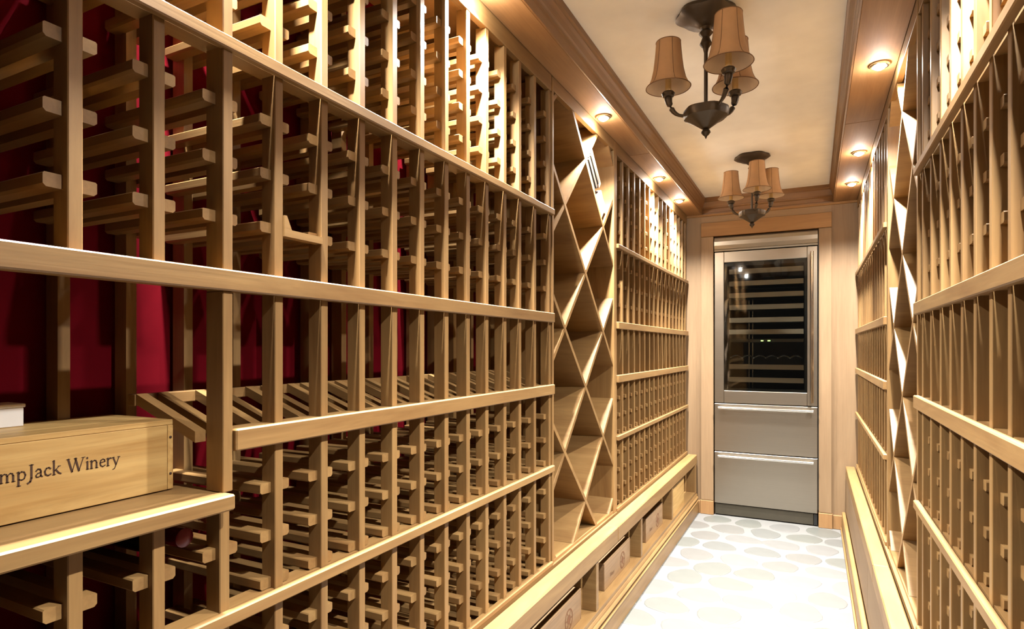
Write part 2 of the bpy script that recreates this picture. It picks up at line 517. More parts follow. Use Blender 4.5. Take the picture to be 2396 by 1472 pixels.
def rack(name_loc, side, ys, yend0, yend1, label, single=True, bay=None, limit=300, cleat_parts=True, rail_y0=None):
    """ys: near edges of the posts' far faces; side -1 = against the red wall on the crate side"""
    xf = XL if side < 0 else XR
    e = empty('wine_rack', (xf, yend0, ZT))
    tag(e, label, 'wine rack')
    og = (xf, yend0, ZT)
    X = lambda d: xf + side * d
    def b(n, d0, d1, y0, y1, z0, z1, bev=0.0):
        return box(n, X(d0), X(d1), y0, y1, H + z0, H + z1, WOOD, e, bev, og)
    pieces = []
    for i, yr in enumerate(ys):
        y1, y0 = yr, yr - PT
        if bay and i in bay['posts']:
            b('front_post', 0, PD, y0, y1, R2[1] - 0.002, 0.99, 0.0015)
            b('front_post', 0, PD, y0, y1, -0.835, -0.27, 0.0015)
        elif bay and i == bay['last']:
            b('front_post', -0.008, PD, y0, y1, R2[0], 0.99, 0.0015)
            b('front_post', -0.008, PD, y0, y1, -0.246, R2[0], 0.0015)
            b('front_post', 0, PD, y0, y1, -0.835, -0.27, 0.0015)
        else:
            b('front_post', 0, PD, y0, y1, -0.835, 0.99, 0.0015)
        b('back_post', DEP - PD, DEP, y0, y1, -0.835, 0.99)
        lv = list(UP) + list(MID)
        if bay and i in bay['posts']: lv += [-0.358] + list(BOT)
        elif bay and i == bay['last']: lv += [LOW[1]] + list(BOT)
        else: lv += list(LOW) + list(BOT)
        for z in lv:
            for s in (-1, 1):
                if i == 0 and s < 0 and yr > 2.5: continue
                if i == len(ys) - 1 and s > 0: continue
                yy = y1 if s > 0 else y0
                pieces.append((z, s, yy))
        if not (bay and i in bay['posts']):
            for s in ((-1,) if i == len(ys) - 1 else ((1,) if i == 0 else (-1, 1))):
                link('slanted_rail', slope_mesh(side, s), e, (0, (y1 if s > 0 else y0) - yend0, H - 0.142 - ZT))
    pieces.sort(key=lambda p: -seen(X(0.0), p[2], H + p[0]))
    rest = []
    for j, (z, s, yy) in enumerate(pieces):
        if cleat_parts and j < limit:
            link('bottle_cleat', cleat_mesh(side, s, DEP - 0.022), e, (side * 0.0115, yy - yend0, H + z - ZT))
        else:
            rest.append((z, s, yy))
    if rest:
        bm = bmesh.new()
        w, h, c = 0.024, 0.0195, 0.0038
        for z, s, yy in rest:
            zz = H + z - ZT; y = yy - yend0
            poly = [(y, zz + h / 2), (y + s * w, zz + h / 2), (y + s * w, zz - h / 2 + c), (y + s * (w - c), zz - h / 2), (y, zz - h / 2)]
            prism_bm(poly, 'x', side * 0.0115, side * (DEP - 0.0105), bm)
        o = link('bottle_cleats', mesh_of('bottle_cleats', bm, WOOD[0]), e)
        o['kind'] = 'stuff'
    ra = rail_y0 if rail_y0 is not None else yend0
    def rail(n, z0, z1, ya, yb, proud=0.016, back=True):
        b(n, -proud, 0.0, ya, yb, z0, z1, 0.0025)
        if back: b('rail_backing', 0.003, PD + 0.004, ya, yb, z0 + 0.003, z1 - 0.001)
    rail('top_rail', *R1, yend0, yend1 + 0.004)
    rail('wide_rail', *R2, yend0, yend1 + 0.004)
    rail('display_rail', *R3, ra, yend1 + 0.004)
    rail('lower_rail', *R4, yend0, yend1 + 0.004)
    b('bottom_rail', -0.010, 0.012, yend0, yend1, -0.835, -0.818, 0.002)
    b('top_fascia', -0.003, 0.018, yend0, yend1, 0.985, 1.052, 0.001)
    b('display_bar', 0.2005, 0.222, ra - (0.042 if bay else 0), yend1, -0.106, -0.085, 0.001)
    return e, b

YLs = [0.126, 0.241, 0.356, 0.4716, 0.5887, 0.7039, 0.8206, 0.9384, 1.054, 1.1701, 1.2835, 1.3985, 1.5138, 1.6265, 1.7475, 1.8594, 1.983, 2.119]
rk, rb = rack('near', -1, YLs, 0.106, 2.119, 'pale wooden wine rack with a built-in shelf carrying a lettered crate',
              bay={'posts': (0, 1, 2, 3, 4), 'last': 5}, rail_y0=0.7045)
# crate shelf of that rack
rb('shelf', 0.004, DEP - 0.002, 0.106, 0.700, -0.262, -0.2465, 0.001)
rb('shelf_nosing', -0.033, 0.0035, 0.106, 0.6900, -0.272, -0.2455, 0.003)
# the one cut-out display crosspiece low in the sixth column
cxp = prism_bm([(0.8206, 0.212), (0.8206, 0.252), (0.826, 0.252), (0.838, 0.226), (0.919, 0.226), (0.919, 0.212)], 'x', 0.004, -0.016)
link('display_crosspiece', mesh_of('display_crosspiece', cxp, WOOD[1]), rk, (0.0, -0.106, H - ZT))

# one dark bottle in that rack
GLASSB, _nt, _b = new_mat('dark_bottle_glass')
_b.inputs['Base Color'].default_value = (0.010, 0.007, 0.006, 1)
_b.inputs['Roughness'].default_value = 0.07
_b.inputs['IOR'].default_value = 1.5
bprof = [(0.0005, 0.012), (0.015, 0.010), (0.029, 0.001), (0.0335, 0.0), (0.0365, 0.004), (0.0372, 0.010), (0.0372, 0.175), (0.034, 0.195), (0.024, 0.213), (0.0160, 0.226), (0.0145, 0.240), (0.0140, 0.272), (0.0005, 0.2725)]
bm, _r = lathe_bm(bprof, 20)
bmesh.ops.rotate(bm, verts=bm.verts, matrix=Matrix.Rotation(-PI / 2, 3, 'Y'))
BOT_ME = mesh_of('bottle_glass', bm, GLASSB, True)
bm = lathe_closed([(0.0160, 0.232), (0.0158, 0.2735), (0.0145, 0.2745)], 16)
bmesh.ops.rotate(bm, verts=bm.verts, matrix=Matrix.Rotation(-PI / 2, 3, 'Y'))
CAP_ME = mesh_of('capsule', bm, FOIL, True)
# it lies on the runners below the crate shelf, its capsule towards the aisle
RED_FOIL = plain('red_capsule_foil', (0.11, 0.003, 0.010), 0.25, 0.2)
CAP_ME.materials[0] = RED_FOIL
wbt = empty('wine_bottle', (XL - 0.297, (YLs[4] + YLs[5] - PT) / 2, H - 0.352 + 0.0396))
tag(wbt, 'dark wine bottle with red capsule lying below the crate shelf', 'bottle')
for n_, m_ in (('glass', BOT_ME), ('capsule', CAP_ME)):
    link(n_, m_, wbt, (0, 0, 0), (0, 0, PI))

YRs = [0.56, 0.675, 0.79, 0.88, 0.99, 1.106, 1.222, 1.336, 1.453, 1.567, 1.686, 1.805, 1.94, 2.075]
rack('facing', 1, YRs, 0.54, 2.115, 'pale wooden wine rack across the aisle from the crate shelf, without a shelf')
YFs = [2.985 + 0.1165 * i for i in range(17)]
rack('far', -1, YFs, 2.965, 4.862, 'pale wooden wine rack between the bin with books and the fridge wall', cleat_parts=True)
rack('far', 1, YFs, 2.965, 4.862, 'pale wooden wine rack between the empty lattice bin and the fridge wall', cleat_parts=True)

# ------------------------------------------------------------------ diamond bins
def clip(poly, a, bb_, c):                # keep a*y + b*z <= c
    out = []
    for i in range(len(poly)):
        p, q = poly[i], poly[(i + 1) % len(poly)]
        dp = a * p[0] + bb_ * p[1] - c; dq = a * q[0] + bb_ * q[1] - c
        if dp <= 0: out.append(p)
        if (dp < 0 < dq) or (dq < 0 < dp):
            t = dp / (dp - dq)
            out.append((p[0] + t * (q[0] - p[0]), p[1] + t * (q[1] - p[1])))
    return out

def diamond_bin(side, label):
    xf = XL if side < 0 else XR
    ya, yb = 2.124, 2.962
    e = tag(empty('diamond_bin', (xf, ya, ZT)), label, 'wine bin')
    og = (xf, ya, ZT)
    X = lambda d: xf + side * d
    box('side_panel', X(-0.004), X(DEP), ya, ya + 0.016, ZT, H + 1.045, WOOD, e, 0.0015, og)
    box('side_panel', X(-0.004), X(DEP), yb - 0.040, yb, ZT, H + 1.045, WOOD, e, 0.0015, og)
    box('back_panel', X(DEP - 0.006), X(DEP), ya + 0.016, yb - 0.040, ZT, H + 1.045, WOOD, e, 0, og)
    box('bottom_board', X(0.0), X(DEP - 0.006), ya + 0.016, yb - 0.040, ZT, ZT + 0.012, WOOD, e, 0, og)
    box('top_fascia', X(-0.003), X(0.018), ya, yb, H + 0.995, H + 1.052, WOOD, e, 0.001, og)
    y0, y1, z0, z1 = ya + 0.016, yb - 0.040, -0.822, 1.05
    yc, zc, hp = 2.517, 0.331, 0.2520
    t = 0.0085 * math.sqrt(2)             # half vertical thickness
    for sgn in (-1, 1):
        for kk in range(-9, 10):
            c0 = zc + 2 * hp * kk         # board passes (yc, c0), slope sgn (pitch 2*hp vertically)
            far = 2.0
            p = [(yc - far, c0 - sgn * far * 1.015 - t), (yc + far, c0 + sgn * far * 1.015 - t), (yc + far, c0 + sgn * far * 1.015 + t), (yc - far, c0 - sgn * far * 1.015 + t)]
            for a, b2, c in ((-1, 0, -y0), (1, 0, y1), (0, -1, -z0), (0, 1, z1)):
                p = clip(p, a, b2, c)
                if len(p) < 3: break
            if len(p) < 3: continue
            yy = [q[0] for q in p]; 
            if max(yy) - min(yy) < 0.03: continue
            d0 = 0.001 if sgn < 0 else 0.0018
            cy = sum(yy) / len(yy); cz = sum(q[1] for q in p) / len(p)
            bm = prism_bm([(q[0] - cy, q[1] - cz) for q in p], 'x', side * d0, side * (DEP - 0.006))
            link('lattice_board', mesh_of('lattice_board', bm, WOOD[0]), e, (0, cy - ya, H + cz - ZT))
    return e
diamond_bin(-1, 'wooden diamond-lattice wine bin holding books in its top cell')
diamond_bin(1, 'empty wooden diamond-lattice wine bin above the closed base panels')

# books leaning on the falling board of the top cell, spines to the aisle
def leaning(name, off, thick, start, length, d0, label, cat, group=None):
    ux, uz = math.cos(-PI / 4), math.sin(-PI / 4)      # along the board, down towards the far end
    nx, nz = -uz, ux                                   # up from the board
    cy = 2.517 + ux * (start + length / 2) + nx * (off + 0.0092 + thick / 2)
    cz = 0.831 + uz * (start + length / 2) + nz * (off + 0.0092 + thick / 2)
    e = empty(name, (XL - d0, cy, H + cz))
    e.rotation_euler = (-PI / 4, 0, 0)
    return tag(e, label, cat, group)
def book(off, thick, start, length, d0, cover, label):
    e = leaning('book', off, thick, start, length, d0, label, 'book', 'books in the top lattice cell')
    dep, ct = 0.20, 0.0025
    link('cover', box_mesh(dep, length, ct, cover, 0.0008), e, (-dep / 2, 0, thick / 2 - ct / 2))
    link('cover', box_mesh(dep, length, ct, cover, 0.0008), e, (-dep / 2, 0, -thick / 2 + ct / 2))
    link('spine', box_mesh(ct, length, thick - 2 * ct - 0.0003, cover), e, (-ct / 2, 0, 0))
    link('pages', box_mesh(dep - 0.010, length - 0.008, thick - 2 * ct - 0.0006, PAGES), e, (-dep / 2 - 0.001, 0, 0))
book(0.0006, 0.026, 0.022, 0.150, 0.006, BOOK_DARK, 'dark-covered book lying lowest on the lattice board')
book(0.0272, 0.016, 0.020, 0.145, 0.014, BOOK_CREAM, 'cream-covered book directly on the lowest dark book')
book(0.0438, 0.024, 0.024, 0.150, 0.006, BOOK_DARK, 'dark-covered book in the middle of the leaning stack')
book(0.0684, 0.015, 0.020, 0.140, 0.014, BOOK_CREAM, 'cream-covered book below the topmost dark book')
book(0.0840, 0.022, 0.026, 0.150, 0.006, BOOK_DARK, 'dark-covered book just under the tan one')
book(0.1066, 0.040, 0.024, 0.185, 0.016, BOOK_TAN, 'tan-covered book on top of the leaning stack')
pk = leaning('paper_packet', 0.0006, 0.100, 0.215, 0.105, 0.006, 'pale pinkish packet wedged below the leaning books', 'packet')
link('body', box_mesh(0.20, 0.105, 0.094, PINK_PAPER, 0.004), pk, (-0.10, 0, -0.003))
link('flap', box_mesh(0.198, 0.100, 0.005, WHITE_CARD, 0.001), pk, (-0.10, 0, 0.0470))

# ------------------------------------------------------------------ bases and ledges
def base_left():
    e = tag(empty('base_cabinet', (-0.82, 0.1, 0)), 'long low wooden base with open cubbies holding crates', 'base cabinet')
    og = (-0.82, 0.1, 0)
    zt, zo, zb = ZT - 0.075, H - 0.912, H - 1.126
    ya, yb = 0.1, 4.862
    bx = lambda n, *a, bev=0.0: box(n, *a, WOOD, e, bev, og)
    bx('top_board', WL + 0.002, -0.892, ya, yb, ZT - 0.030, ZT)
    bx('header_rail', -0.85, -0.826, ya, yb, H - 0.918, H - 0.9125)
    bx('cubby_floor', WL + 0.002, -0.822, ya, yb, zb - 0.018, zb, bev=0.001)
    bx('cubby_back', WL + 0.002, WL + 0.012, ya, yb, zb, ZT - 0.030)
    for yr in (0.99, 1.73, 2.471, 3.212, 4.002):
        bx('divider', -1.19, -0.826, yr - 0.032, yr, zb, H - 0.918, bev=0.0015)
    bx('end_post', -1.19, -0.822, 4.640, yb, zb, H - 0.918, bev=0.0015) if False else None
    bx('end_post', -0.95, -0.822, 4.800, yb, zb, H - 0.918, bev=0.0015)
    bx('apron', WL + 0.002, -0.826, ya, yb, H - 1.205, zb - 0.018)
    bm = prism_bm([(-0.826, H - 1.145), (-0.817, H - 1.148), (-0.814, H - 1.156), (-0.818, H - 1.163), (-0.812, H - 1.168), (-0.808, H - 1.178), (-0.811, H - 1.188), (-0.826, H - 1.192)], 'y', ya, yb)
    bmesh.ops.translate(bm, verts=bm.verts, vec=(0.82, -0.1, 0))
    link('base_moulding', mesh_of('base_moulding', bm, WOOD[1]), e)
    bx('kick_board', WL + 0.002, -0.808, ya, yb, 0.0, H - 1.206, bev=0.002)
    bx('kick_bead', -0.815, -0.803, ya, yb, H - 1.206, H - 1.196, bev=0.002)
base_left()
def ledge(x0, x1, joint, label):
    e = tag(empty('ledge', (x0, 0.1, ZT)), label, 'ledge')
    og = (x0, 0.1, ZT)
    box('ledge_board', x0, x1, 0.1, joint - 0.0012, H - 0.912, H - 0.840, WOOD, e, 0.004, og)
    box('ledge_board', x0, x1, joint + 0.0012, 4.860, H - 0.912, H - 0.840, WOOD, e, 0.004, og)
ledge(-0.8855, -0.818, 2.734, 'pale wooden ledge running over the open crate cubbies')
ledge(0.2615, 0.205, 2.70, 'pale wooden ledge running over the closed base panels')

def base_right():
    e = tag(empty('base_cabinet', (0.207, 0.1, 0)), 'long low wooden base with closed flat panels', 'base cabinet')
    og = (0.207, 0.1, 0)
    bx = lambda n, *a, bev=0.0: box(n, *a, WOOD, e, bev, og)
    bx('carcass', WR - 0.002, 0.222, 0.1, 4.862, 0.11, H - 0.914)
    bx('top_board', WR - 0.002, 0.268, 0.1, 4.862, H - 0.9135, ZT)
    ys = [0.1, 1.42, 2.97, 4.53, 4.862]
    for a, b2 in zip(ys, ys[1:]):
        box('base_panel', 0.207, 0.2215, a + 0.002, b2 - 0.002, 0.135, H - 0.914, PANW, e, 0.002, og)
    bx('kick_board', WR - 0.002, 0.182, 0.1, 4.862, 0.0, 0.112, bev=0.002)
    bx('kick_bead', 0.182, 0.205, 0.1, 4.862, 0.1125, 0.132, bev=0.004)
    bx('kick_shoe', 0.172, 0.1815, 0.1, 4.862, 0.0, 0.022, bev=0.003)
base_right()

# ------------------------------------------------------------------ lettering
GL = {  # strokes on a cap height of 1: (points, thickness)
 'P': (.64, [([(.14, 0), (.14, 1)], .13), ([(.14, .97), (.36, .97), (.52, .86), (.53, .68), (.38, .50), (.14, .48)], .08), ([(.03, .02), (.27, .02)], .05), ([(.03, .98), (.16, .98)], .05)]),
 'l': (.30, [([(.14, 0), (.14, 1.05)], .12), ([(.03, .02), (.25, .02)], .05), ([(.04, 1.0), (.16, 1.04)], .05)]),
 'u': (.66, [([(.13, .64), (.13, .18), (.24, .05), (.38, .08), (.48, .2)], .10), ([(.5, .64), (.5, 0)], .12), ([(.02, .62), (.15, .62)], .05), ([(.5, .03), (.62, .03)], .05)]),
 'm': (.98, [([(.13, 0), (.13, .62)], .12), ([(.47, 0), (.47, .44)], .12), ([(.81, 0), (.81, .44)], .12), ([(.15, .48), (.30, .62), (.42, .58), (.47, .42)], .08), ([(.49, .48), (.64, .62), (.76, .58), (.81, .42)], .08), ([(.03, .02), (.24, .02)], .05), ([(.37, .02), (.58, .02)], .05), ([(.71, .02), (.93, .02)], .05), ([(.02, .58), (.14, .62)], .05)]),
 'p': (.64, [([(.13, -.38), (.13, .62)], .12), ([(.15, .48), (.30, .61), (.46, .56), (.54, .34), (.46, .09), (.32, .02), (.15, .08)], .09), ([(.02, -.37), (.26, -.37)], .05), ([(.02, .58), (.14, .62)], .05)]),
 'J': (.44, [([(.25, 1), (.25, .05), (.18, -.2), (.02, -.30)], .13), ([(.12, .98), (.38, .98)], .05)]),
 'a': (.54, [([(.08, .48), (.2, .61), (.33, .58), (.38, .45), (.38, .08), (.48, .03)], .10), ([(.38, .36), (.18, .30), (.07, .17), (.13, .04), (.25, .04), (.38, .14)], .08)]),
 'c': (.52, [([(.45, .50), (.33, .61), (.18, .57), (.08, .36), (.13, .12), (.28, .02), (.46, .12)], .10)]),
 'k': (.62, [([(.13, 0), (.13, 1.05)], .12), ([(.14, .28), (.46, .60)], .06), ([(.25, .37), (.44, .10), (.58, .02)], .11), ([(.02, .02), (.24, .02)], .05), ([(.03, 1.0), (.14, 1.04)], .05), ([(.38, .61), (.56, .61)], .05)]),
 ' ': (.30, []),
 'W': (1.28, [([(.12, 1), (.38, 0)], .13), ([(.38, 0), (.64, .92)], .06), ([(.60, 1), (.84, 0)], .13), ([(.84, 0), (1.14, .98)], .06), ([(.0, .98), (.24, .98)], .05), ([(.50, .98), (.72, .98)], .05), ([(1.02, .98), (1.26, .98)], .05)]),
 'i': (.29, [([(.14, 0), (.14, .62)], .12), ([(.03, .02), (.25, .02)], .05), ([(.03, .58), (.14, .62)], .05), ([(.13, .82), (.13, .93)], .11)]),
 'n': (.65, [([(.13, 0), (.13, .62)], .12), ([(.49, 0), (.49, .44)], .12), ([(.15, .48), (.32, .62), (.44, .58), (.49, .42)], .08), ([(.03, .02), (.24, .02)], .05), ([(.39, .02), (.60, .02)], .05), ([(.02, .58), (.14, .62)], .05)]),
 'e': (.52, [([(.10, .34), (.44, .40), (.40, .55), (.28, .61), (.15, .54), (.08, .33), (.14, .11), (.28, .02), (.46, .12)], .085)]),
 'r': (.44, [([(.13, 0), (.13, .62)], .12), ([(.15, .46), (.28, .61), (.41, .57)], .09), ([(.03, .02), (.25, .02)], .05), ([(.02, .58), (.14, .62)], .05)]),
 'y': (.58, [([(.08, .62), (.30, .02)], .11), ([(.52, .62), (.30, .02), (.18, -.28), (.04, -.34)], .07), ([(.0, .61), (.18, .61)], .05), ([(.40, .61), (.60, .61)], .05)]),
}
def lettering(text, cap, squeeze=1.0):
    """flat strokes in the (y, z) plane, reading along +y; one mesh"""
    bm = bmesh.new()
    x = 0.0
    for ch in text:
        w, strokes = GL[ch]
        for pts, th in strokes:
            for (ax, ay), (bx_, by_) in zip(pts, pts[1:]):
                d = Vector((bx_ - ax, by_ - ay)); l = d.length
                if l < 1e-6: continue
                d /= l; n = Vector((-d.y, d.x)) * th / 2; ex = d * th * 0.22
                q = [Vector((ax, ay)) - ex + n, Vector((ax, ay)) - ex - n, Vector((bx_, by_)) + ex - n, Vector((bx_, by_)) + ex + n]
                vs_ = [bm.verts.new((0, (x + p.x) * cap * squeeze, p.y * cap)) for p in q]
                bm.faces.new(vs_)
        x += w
    return bm, x * cap * squeeze

# ------------------------------------------------------------------ crates
def crate(loc, size, mats, label, group=None, planks=2, nails=True):
    """wooden wine crate; loc = far lower front edge corner (x front, y far end, z bottom); size = (depth, length, height)"""
    dx, dy, dz = size
    e = empty('wooden_crate', loc)
    tag(e, label, 'crate', group)
    t = 0.009
    def b(n, x0, x1, y0, y1, z0, z1, m=mats, bev=0.0008):
        return box(n, x0, x1, y0, y1, z0, z1, m, e, bev)
    b('front_board', -t, 0, -dy, -0.0105, 0.001, dz - t)
    b('back_board', -dx, -dx + t, -dy, -0.0105, 0.001, dz - t)
    b('end_board', -dx, 0, -0.010, 0, 0.001, dz - t)
    b('end_board', -dx + t, -t - 0.0003, -dy, -dy + 0.010, 0.001, dz - t)
    b('bottom_board', -dx + t, -t - 0.0003, -dy + 0.0105, -0.0105, 0.001, 0.007)
    w = dx / planks
    for i in range(planks):
        b('lid_board', -w * (i + 1) + 0.0006, -w * i - 0.0006, -dy, 0, dz - t + 0.0003, dz)
    if nails:
        nm = _cache.get('nail')
        if nm is None:
            bm = lathe_closed([(0.0022, 0), (0.0022, 0.0009), (0.0012, 0.0014)], 10)
            bmesh.ops.rotate(bm, verts=bm.verts, matrix=Matrix.Rotation(PI / 2, 3, 'Y'))
            nm = _cache['nail'] = mesh_of('nail', bm, INK)
        for z in (0.2, 0.72):
            link('nail', nm, e, (0.0001, -0.0052, dz * z + 0.004))
    return e
near = crate((-0.995, 0.665, H - 0.2455), (0.180, 0.50, 0.121), CRW, 'pale pine wine crate with burnt-in lettering on the rack shelf', planks=3)
bm, wtxt = lettering('PlumpJack Winery', 0.0200)
# place so that the last letter ends at y = 0.573
tx = link('lettering', mesh_of('lettering', bm, INK), near)
sq = 1.0
# measured run of the visible part: 'mpJack Winery' spans 0.417 .. 0.573
head = sum(GL[c][0] for c in 'Plu') * 0.0200
tail = wtxt - head
sq = (0.575 - 0.415) / tail
tx.scale = (1, sq, 1)
tx.location = (0.0006, 0.415 - head * sq - 0.665, 0.2455 - 0.1865)

wbx = tag(empty('carton', (-1.120, 0.500, H - 0.1243)), 'small white carton lying on the back of the lettered crate', 'box')
box('tray', -0.050, 0, -0.30, 0.0, 0.0, 0.030, WHITE_CARD, wbx, 0.001)
box('lid', -0.052, 0.002, -0.302, 0.002, 0.0302, 0.036, WHITE_CARD, wbx, 0.001)

def stamp(e, y, z, s):
    """round maker's stamp: ring and two bars, printed on the front"""
    bm = bmesh.new()
    n = 20
    for r0, r1 in ((s, s * 0.84), (s * 0.45, 0.0001)):
        A = [bm.verts.new((0, r0 * math.cos(2 * PI * i / n), r0 * math.sin(2 * PI * i / n))) for i in range(n)]
        B = [bm.verts.new((0, r1 * math.cos(2 * PI * i / n), r1 * math.sin(2 * PI * i / n))) for i in range(n)]
        for i in range(n): bm.faces.new((A[i], A[(i + 1) % n], B[(i + 1) % n], B[i]))
    for a in range(6):
        c, s2 = math.cos(a * PI / 3), math.sin(a * PI / 3)
        q = [(0.52, -0.06), (0.78, -0.06), (0.78, 0.06), (0.52, 0.06)]
        bm.faces.new([bm.verts.new((0, s * (p[0] * c - p[1] * s2), s * (p[0] * s2 + p[1] * c))) for p in q])
    link('stamp', mesh_of('stamp', bm, LOGO_INK), e, (0.0006, y, z))
CG = 'wine crates in the base cubbies'
zc = H - 1.126
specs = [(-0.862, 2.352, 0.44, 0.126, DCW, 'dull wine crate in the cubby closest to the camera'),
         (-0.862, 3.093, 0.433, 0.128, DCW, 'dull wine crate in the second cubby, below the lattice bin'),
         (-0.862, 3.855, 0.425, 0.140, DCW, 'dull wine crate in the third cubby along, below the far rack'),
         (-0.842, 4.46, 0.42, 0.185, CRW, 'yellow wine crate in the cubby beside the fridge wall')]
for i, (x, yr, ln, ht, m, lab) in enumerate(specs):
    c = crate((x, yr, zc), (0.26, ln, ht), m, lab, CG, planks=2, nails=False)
    if i < 3:
        stamp(c, -ln * 0.32, ht * 0.42, 0.042)
        bm, w_ = lettering('Winery', 0.018)
        link('lettering', mesh_of('lettering', bm, LOGO_INK), c, (0.0006, -ln * 0.80, ht * 0.30))
for y, nm in ((2.425, 'closest to the camera'), (3.165, 'below the lattice bin')):
    cb = tag(empty('carton', (-0.93, y, zc)), 'small cream carton beside the crate in the cubby %s' % nm, 'box')
    box('body', -0.12, 0, -0.05, 0, 0, 0.058, CREAM_CARD, cb, 0.001)
    box('lid', -0.121, 0.001, -0.051, 0.001, 0.0583, 0.066, CREAM_CARD, cb, 0.001)

# ------------------------------------------------------------------ wine fridge
def fridge():
    yf = YB - 0.012
    e = tag(empty('wine_fridge', ((FX0 + FX1) / 2, yf, 0)), 'tall built-in stainless steel wine fridge with glass door and two drawers', 'wine fridge')
    og = ((FX0 + FX1) / 2, yf, 0)
    B = lambda n, x0, x1, y0, y1, z0, z1, m, bev=0.0, par=None: box(n, x0, x1, y0, y1, z0, z1, m, par or e, bev, og)
    x0, x1 = FX0, FX1
    # cabinet shell behind the door
    B('cabinet_shell', x0 + 0.004, x0 + 0.03, yf + 0.045, yf + 0.50, 0.09, FZ1 - 0.004, DARKBOX)
    B('cabinet_shell', x1 - 0.03, x1 - 0.004, yf + 0.045, yf + 0.50, 0.09, FZ1 - 0.004, DARKBOX)
    B('cabinet_shell', x0 + 0.03, x1 - 0.03, yf + 0.46, yf + 0.50, 0.09, FZ1 - 0.004, DARKBOX)
    B('cabinet_shell', x0 + 0.03, x1 - 0.03, yf + 0.045, yf + 0.46, H + 0.72, FZ1 - 0.004, DARKBOX)
    B('cabinet_shell', x0 + 0.03, x1 - 0.03, yf + 0.045, yf + 0.46, 0.09, H - 0.40, DARKBOX)
    # top grille: a bowed panel with a lip
    zt0, zt1 = H + 0.748, FZ1
    poly = [(yf + 0.04, zt0), (yf, zt0), (yf - 0.004, zt0 + 0.012), (yf + 0.001, zt0 + 0.018), (yf - 0.006, zt0 + 0.045), (yf - 0.006, zt0 + 0.075), (yf + 0.002, zt1 - 0.012), (yf + 0.008, zt1 - 0.001), (yf + 0.04, zt1 - 0.001)]
    bm = prism_bm(poly, 'x', x0 + 0.002, x1 - 0.002)
    bmesh.ops.translate(bm, verts=bm.verts, vec=(-og[0], -og[1], 0))
    link('top_grille', mesh_of('top_grille', bm, STEEL), e)
    # glass door
    d0, d1 = H - 0.425, H + 0.742
    gx0, gx1, gz0, gz1 = -0.618, -0.040, H - 0.330, H + 0.660
    door = link('door', box_mesh(0.001, 0.001, 0.001, STEEL), e) if False else None
    fr = B('door_stile', x0 + 0.003, gx0, yf, yf + 0.04, d0, d1, STEEL, 0.003)
    B('door_stile', gx1, x1 - 0.003, yf, yf + 0.04, d0, d1, STEEL, 0.003)
    B('door_rail', gx0, gx1, yf, yf + 0.04, gz1, d1, STEEL, 0.003)
    B('door_rail', gx0, gx1, yf, yf + 0.04, d0, gz0, STEEL, 0.003)
    B('glass_pane', gx0 - 0.004, gx1 + 0.004, yf + 0.012, yf + 0.018, gz0 - 0.004, gz1 + 0.004, GLASS)
    B('pane_border', gx0, gx0 + 0.022, yf + 0.019, yf + 0.024, gz0, gz1, BLACK)
    B('pane_border', gx1 - 0.018, gx1, yf + 0.019, yf + 0.024, gz0, gz1, BLACK)
    B('pane_border', gx0 + 0.022, gx1 - 0.018, yf + 0.019, yf + 0.024, gz1 - 0.03, gz1, BLACK)
    B('pane_border', gx0 + 0.022, gx1 - 0.018, yf + 0.019, yf + 0.024, gz0, gz0 + 0.02, BLACK)
    # door handle bar on two stand-offs
    bm = tube_bm([(-0.008, 0, H - 0.40), (-0.008, 0, H + 0.70)], 0.011, 12)
    bmesh.ops.translate(bm, verts=bm.verts, vec=(-og[0], -0.034, 0))
    hb = link('door_handle', mesh_of('door_handle', bm, CHROME, True), e)
    for z in (H - 0.34, H + 0.045, H + 0.64):
        bm = tube_bm([(-0.008 - og[0], -0.034, z), (-0.008 - og[0], 0.001, z)], 0.007, 10)
        link('stand_off', mesh_of('stand_off', bm, CHROME, True), hb)
    # shelves with beech fronts
    sx0, sx1 = gx0 + 0.032, gx1 - 0.022
    for z in (0.590, 0.497, 0.405, 0.312, 0.213, 0.122, -0.146, -0.245):
        B('shelf_front', sx0, sx1, yf + 0.050, yf + 0.066, H + z - 0.019, H + z + 0.019, FRW, 0.002)
        B('shelf_rack', sx0 + 0.01, sx1 - 0.01, yf + 0.067, yf + 0.42, H + z - 0.010, H + z - 0.004, KICK)
    B('control_strip', sx0, sx1, yf + 0.048, yf + 0.40, H + 0.042, H + 0.068, KICK, 0.002)
    for x in (-0.348, -0.300):
        B('display_light', x - 0.009, x + 0.009, yf + 0.0465, yf + 0.048, H + 0.050, H + 0.058, GREEN_LED)
    # wavy wire cradle row
    n = 66
    pts = []
    for i in range(n + 1):
        t = i / n
        pts.append((sx0 + 0.01 + (sx1 - sx0 - 0.02) * t - og[0], 0.055, H - 0.078 + 0.020 * abs(math.sin(t * PI * 6))))
    link('wire_cradle', mesh_of('wire_cradle', tube_bm(pts, 0.006, 8), CHROME, True), e)
    # two vertical lines of a door-glass reflection, built as chrome bars
    for x in (-0.472, -0.444):
        B('reflection_line', x - 0.003, x + 0.003, yf + 0.40, yf + 0.406, gz0, H + 0.41, CHROME)
